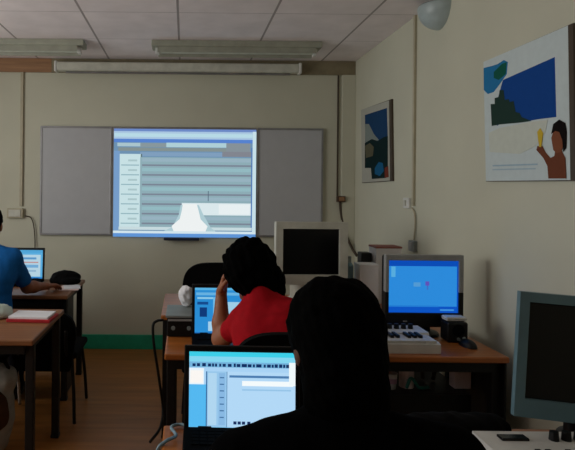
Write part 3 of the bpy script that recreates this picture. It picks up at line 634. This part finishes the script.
def person(label, J, head, skin, shirtm, pantm, hairm, hair, sleeve, hands, infl=.009, tw=1):
    c, f, u = v(*head[0]), nz(v(*head[1])), v(*head[2]); u = nz(u-f*(u @ f)); r = np.cross(f, u); B = np.stack([r, f, u]); J = {k: v(*x) for k, x in J.items()}
    H = lambda a, b_, z: c+r*a+f*b_+u*z
    def torso(s, e=0):
        sd = nz(J['ls']-J['rs'])
        s.cap(J['pel']+sd*.085, J['pel']-sd*.085, .112+e, k=.05)
        w = J['pel']*.55+J['ch']*.45; s.cap(w+sd*.065*tw**2, w-sd*.065*tw**2, .104+e, k=.09)
        s.cap(J['ch']+sd*.085*tw**2, J['ch']-sd*.085*tw**2, .108+e, k=.1)
        up = J['ch']*.4+(J['ls']+J['rs'])*.3; s.cap(up+sd*.10*tw**2, up-sd*.10*tw**2, .078+e, k=.08)
        for q in ('ls', 'rs'): s.cap(J['nk']-v(0, 0, .03), J[q], .050+e, .055+e, .06)
    s = SDF(.0065); torso(s)
    s.cap(J['nk']-v(0, 0, .02), H(0, -.025, -.05), .057, .055, .03)
    s.ell(H(0, -.012, .035), B, (.077, .097, .092), .03); s.ell(H(0, .018, -.042), B, (.061, .074, .074), .04)
    s.cap(H(-.012, .074, -.105), H(.012, .074, -.105), .021, k=.03); s.cap(H(0, .088, .012), H(0, .106, -.032), .008, .013, .012)
    s.cap(H(-.035, .08, .026), H(.035, .08, .026), .011, k=.02)
    for sg in (-1, 1): s.ell(H(sg*.079, -.008, -.012), B, (.011, .02, .033), .008); s.ell(H(sg*.033, .079, .006), B, (.013, .011, .011), .006); s.cap(H(sg*.012, .096, -.034), H(sg*.013, .092, -.034), .008, k=.008)
    s.cap(H(-.02, .086, -.063), H(.02, .086, -.063), .0085, k=.008); s.cap(H(-.016, .086, -.074), H(.016, .086, -.074), .009, k=.006)
    for q in 'lr':
        s.cap(J[q+'s'], J[q+'e'], .049, .040, .03); m = J[q+'e']*.65+J[q+'w']*.35; s.cap(J[q+'e'], m, .039, .039, .02); s.cap(m, J[q+'w'], .039, .025, .02)
        hand(s, J[q+'w'], *[v(*x) for x in hands[q][:3]], hands[q][3])
        s.cap(J[q+'h'], J[q+'k'], .082, .056, .04); s.cap(J[q+'k'], J[q+'a'], .054, .034, .02); s.cap(J[q+'a']-v(0, .03, .035), J[q+'a']+v(0, .15, -.05), .036, .026, .02)
    def reg(M):
        out = np.zeros(len(M), int); q = (M-c) @ B.T
        for sg in (-1, 1): out[(np.linalg.norm(q-v(sg*.033, .088, .006), axis=1) < .0095)] = 1
        out[(np.abs(q[:, 0]) < .024) & (q[:, 1] > .085) & (np.abs(q[:, 2]+.068) < .011)] = 2
        return out
    body = tag(s.obj('person', [skin, mat('eye', (70, 60, 54), .4, noise=0), mat('lips', (120, 62, 54), .5)], None, reg), label, 'person', 'people at the desks')
    s = SDF(.0075); torso(s, infl); s.clip = [((0, 0, -1), -(J['pel'][2]-.03))]
    for q in 'lr':
        A, E, W = J[q+'s'], J[q+'e'], J[q+'w']
        if sleeve >= 1: s.cap(A, E, .049+infl, .042+infl, .03); s.cap(E, E+(W-E)*.9*(sleeve-.1 if sleeve < 1.1 else 1), .042+infl, .030+infl, .03)
        else: s.cap(A, A+(E-A)*sleeve, .049+infl, .045+infl, .03)
    s.cap(J['nk']-v(0, 0, .03), J['nk']+v(0, 0, .004), .064, .062, .03); s.noise = (.0025, 38); s.obj('shirt', shirtm, body)
    s = SDF(.008); sd = nz(J['ls']-J['rs']); s.cap(J['pel']+sd*.085, J['pel']-sd*.085, .118, k=.05)
    for q in 'lr': s.cap(J[q+'h'], J[q+'k'], .09, .066, .04); s.cap(J[q+'k'], J[q+'a'], .064, .05, .02)
    s.noise = (.003, 35); s.obj('trousers', pantm, body)
    for q in 'lr':
        s = SDF(.007); s.cap(J[q+'a']-v(0, .03, .04), J[q+'a']+v(0, .15, -.05), .043, .034, .02); s.clip = [((0, 0, -1), -.002)]; s.obj('shoe', M_blkp, body)
    s = SDF(.006)
    for (a, b_, z), rr in hair['e']: s.ell(H(a, b_, z), B, rr, .03)
    s.noise = hair['n']; n = f*hair['cut'][1]+u*hair['cut'][2]; n = nz(n); s.clip = [(n, float(n @ H(0, hair['cut'][0], 0)))]
    s.obj('hair', hairm, body); return body
M_hair = mat('black_hair', (4, 4, 4), .9, .02, scale=90, bump=.25)
sk_d = mat('brown_skin', (150, 92, 62), .55); sk_b = mat('deep_brown_skin', (146, 90, 62), .55); sk_k = mat('dark_skin', (92, 56, 42), .6)
M_pant = mat('dark_denim', (22, 24, 32), .9, .1)
# nearest person, black
X0 = P(335.5, 300, 1.12).x
J = dict(pel=(X0, .95, .57), ch=(X0, 1.02, .885), nk=(X0, 1.07, 1.035), ls=(X0-.20, 1.05, .955), rs=(X0+.21, 1.05, .965), le=(X0-.30, 1.16, .76), re=(X0+.33, 1.14, .77), lw=(X0-.20, 1.36, .81), rw=(X0+.16, 1.37, .80),
  lh=(X0-.09, .97, .55), rh=(X0+.09, .97, .55), lk=(X0-.11, 1.40, .51), rk=(X0+.11, 1.40, .51), la=(X0-.11, 1.38, .085), ra=(X0+.11, 1.38, .085))
hd = dict(l=((.35, 1, -.1), (0, 0, -1), (1, 0, 0), .25), r=((-.2, 1, -.08), (0, 0, -1), (-1, 0, 0), .25))
person('person in black with black hair, nearest, seen from behind at the laptop', J, ((X0, 1.12, 1.174), (-.12, 1, -.12), (0, .1, 1)), sk_k, mat('black_shirt', (5, 5, 6), .95, .02, scale=40), M_pant, M_hair,
  dict(e=[((0, -.006, .034), (.087, .110, .103)), ((0, -.045, -.05), (.084, .075, .095)), ((-.035, .0, .04), (.054, .09, .088)), ((.038, -.0, .035), (.050, .09, .088)), ((0, -.05, -.10), (.080, .05, .06))], n=(.004, 75), cut=(.055, 1, .35)), 1.1, hd)
# person in red
J = dict(pel=(.37, 2.06, .57), ch=(.365, 2.20, .885), nk=(.33, 2.31, 1.03), ls=(.26, 2.33, .925), rs=(.51, 2.25, .955), le=(.170, 2.45, .815), re=(.56, 2.42, .795), lw=(.172, 2.49, 1.02), rw=(.46, 2.60, .79),
  lh=(.28, 2.08, .55), rh=(.46, 2.08, .55), lk=(.26, 2.52, .52), rk=(.47, 2.52, .52), la=(.26, 2.50, .085), ra=(.47, 2.50, .085))
hd = dict(l=((.25, -.25, 1), (.8, -.35, .1), (.2, -1, 0), .25), r=((-.6, 1, -.04), (0, 0, -1), (-1, -.3, 0), .22))
person('person in a red shirt leaning head on hand before the blue laptop', J, ((.287, 2.41, 1.135), (-.22, 1, -.35), (-.12, .3, 1)), sk_d, mat('red_shirt', (160, 14, 26), .85, .1, scale=30), M_pant, M_hair,
  dict(e=[((0, -.02, .035), (.108, .118, .105)), ((-.0, -.06, -.03), (.105, .075, .10)), ((.05, -.03, -.05), (.07, .08, .09)), ((.085, -.03, -.075), (.062, .07, .085)), ((.03, -.05, -.09), (.08, .06, .07)), ((-.05, -.03, .0), (.066, .085, .09)), ((.05, -.04, -.09), (.06, .06, .07))], n=(.009, 52), cut=(.05, 1, .3)), .5, hd, tw=.75)
# person in blue
X0 = -1.297
J = dict(pel=(X0, 3.49, .575), ch=(X0, 3.51, .92), nk=(X0, 3.54, 1.10), ls=(X0-.185, 3.55, 1.03), rs=(X0+.165, 3.55, 1.03), le=(X0-.25, 3.72, .80), re=(X0+.225, 3.69, .815), lw=(X0-.12, 3.95, .785), rw=(X0+.315, 3.82, .80),
  lh=(X0-.09, 3.44, .55), rh=(X0+.09, 3.44, .55), lk=(X0-.11, 3.86, .52), rk=(X0+.11, 3.86, .52), la=(X0-.11, 3.84, .085), ra=(X0+.11, 3.84, .085))
hd = dict(l=((.3, 1, -.08), (0, 0, -1), (1, 0, 0), .25), r=((.6, 1, -.08), (.1, 0, -1), (-1, .6, 0), .3))
person('person in a blue shirt at the far left desk with hand beside a laptop', J, ((X0, 3.585, 1.245), (0, 1, -.1), (0, .1, 1)), sk_b, mat('blue_shirt', (28, 100, 172), .85, .1, scale=30), M_pant, M_hair,
  dict(e=[((0, -.012, .04), (.086, .105, .096)), ((0, -.04, -.02), (.082, .07, .075))], n=(.003, 80), cut=(.05, 1, .35)), .72, hd)
# ------------------------------------------------------------------ light
def area(name, loc, rot, sx, sy, W, col):
    l = bpy.data.lights.new(name, 'AREA'); l.shape = 'RECTANGLE'; l.size = sx; l.size_y = sy; l.energy = W; l.color = col
    o = bpy.data.objects.new(name, l); C.objects.link(o); o.location = loc; o.rotation_euler = rot; return o
area('window_daylight', (LX-.12, (WA+WB)/2, (WZ0+WZ1)/2), (0, -PI/2, 0), WZ1-WZ0, WB-WA, 62, (1, 1, .95))
w = bpy.data.worlds.new('world'); SC.world = w; w.use_nodes = True
w.node_tree.nodes['Background'].inputs[0].default_value = (.8, .87, 1, 1); w.node_tree.nodes['Background'].inputs[1].default_value = .3
SC.view_settings.view_transform = 'Standard'; SC.view_settings.look = 'None'; SC.view_settings.exposure = 0; SC.view_settings.gamma = 1; SC.view_settings.use_curve_mapping = False
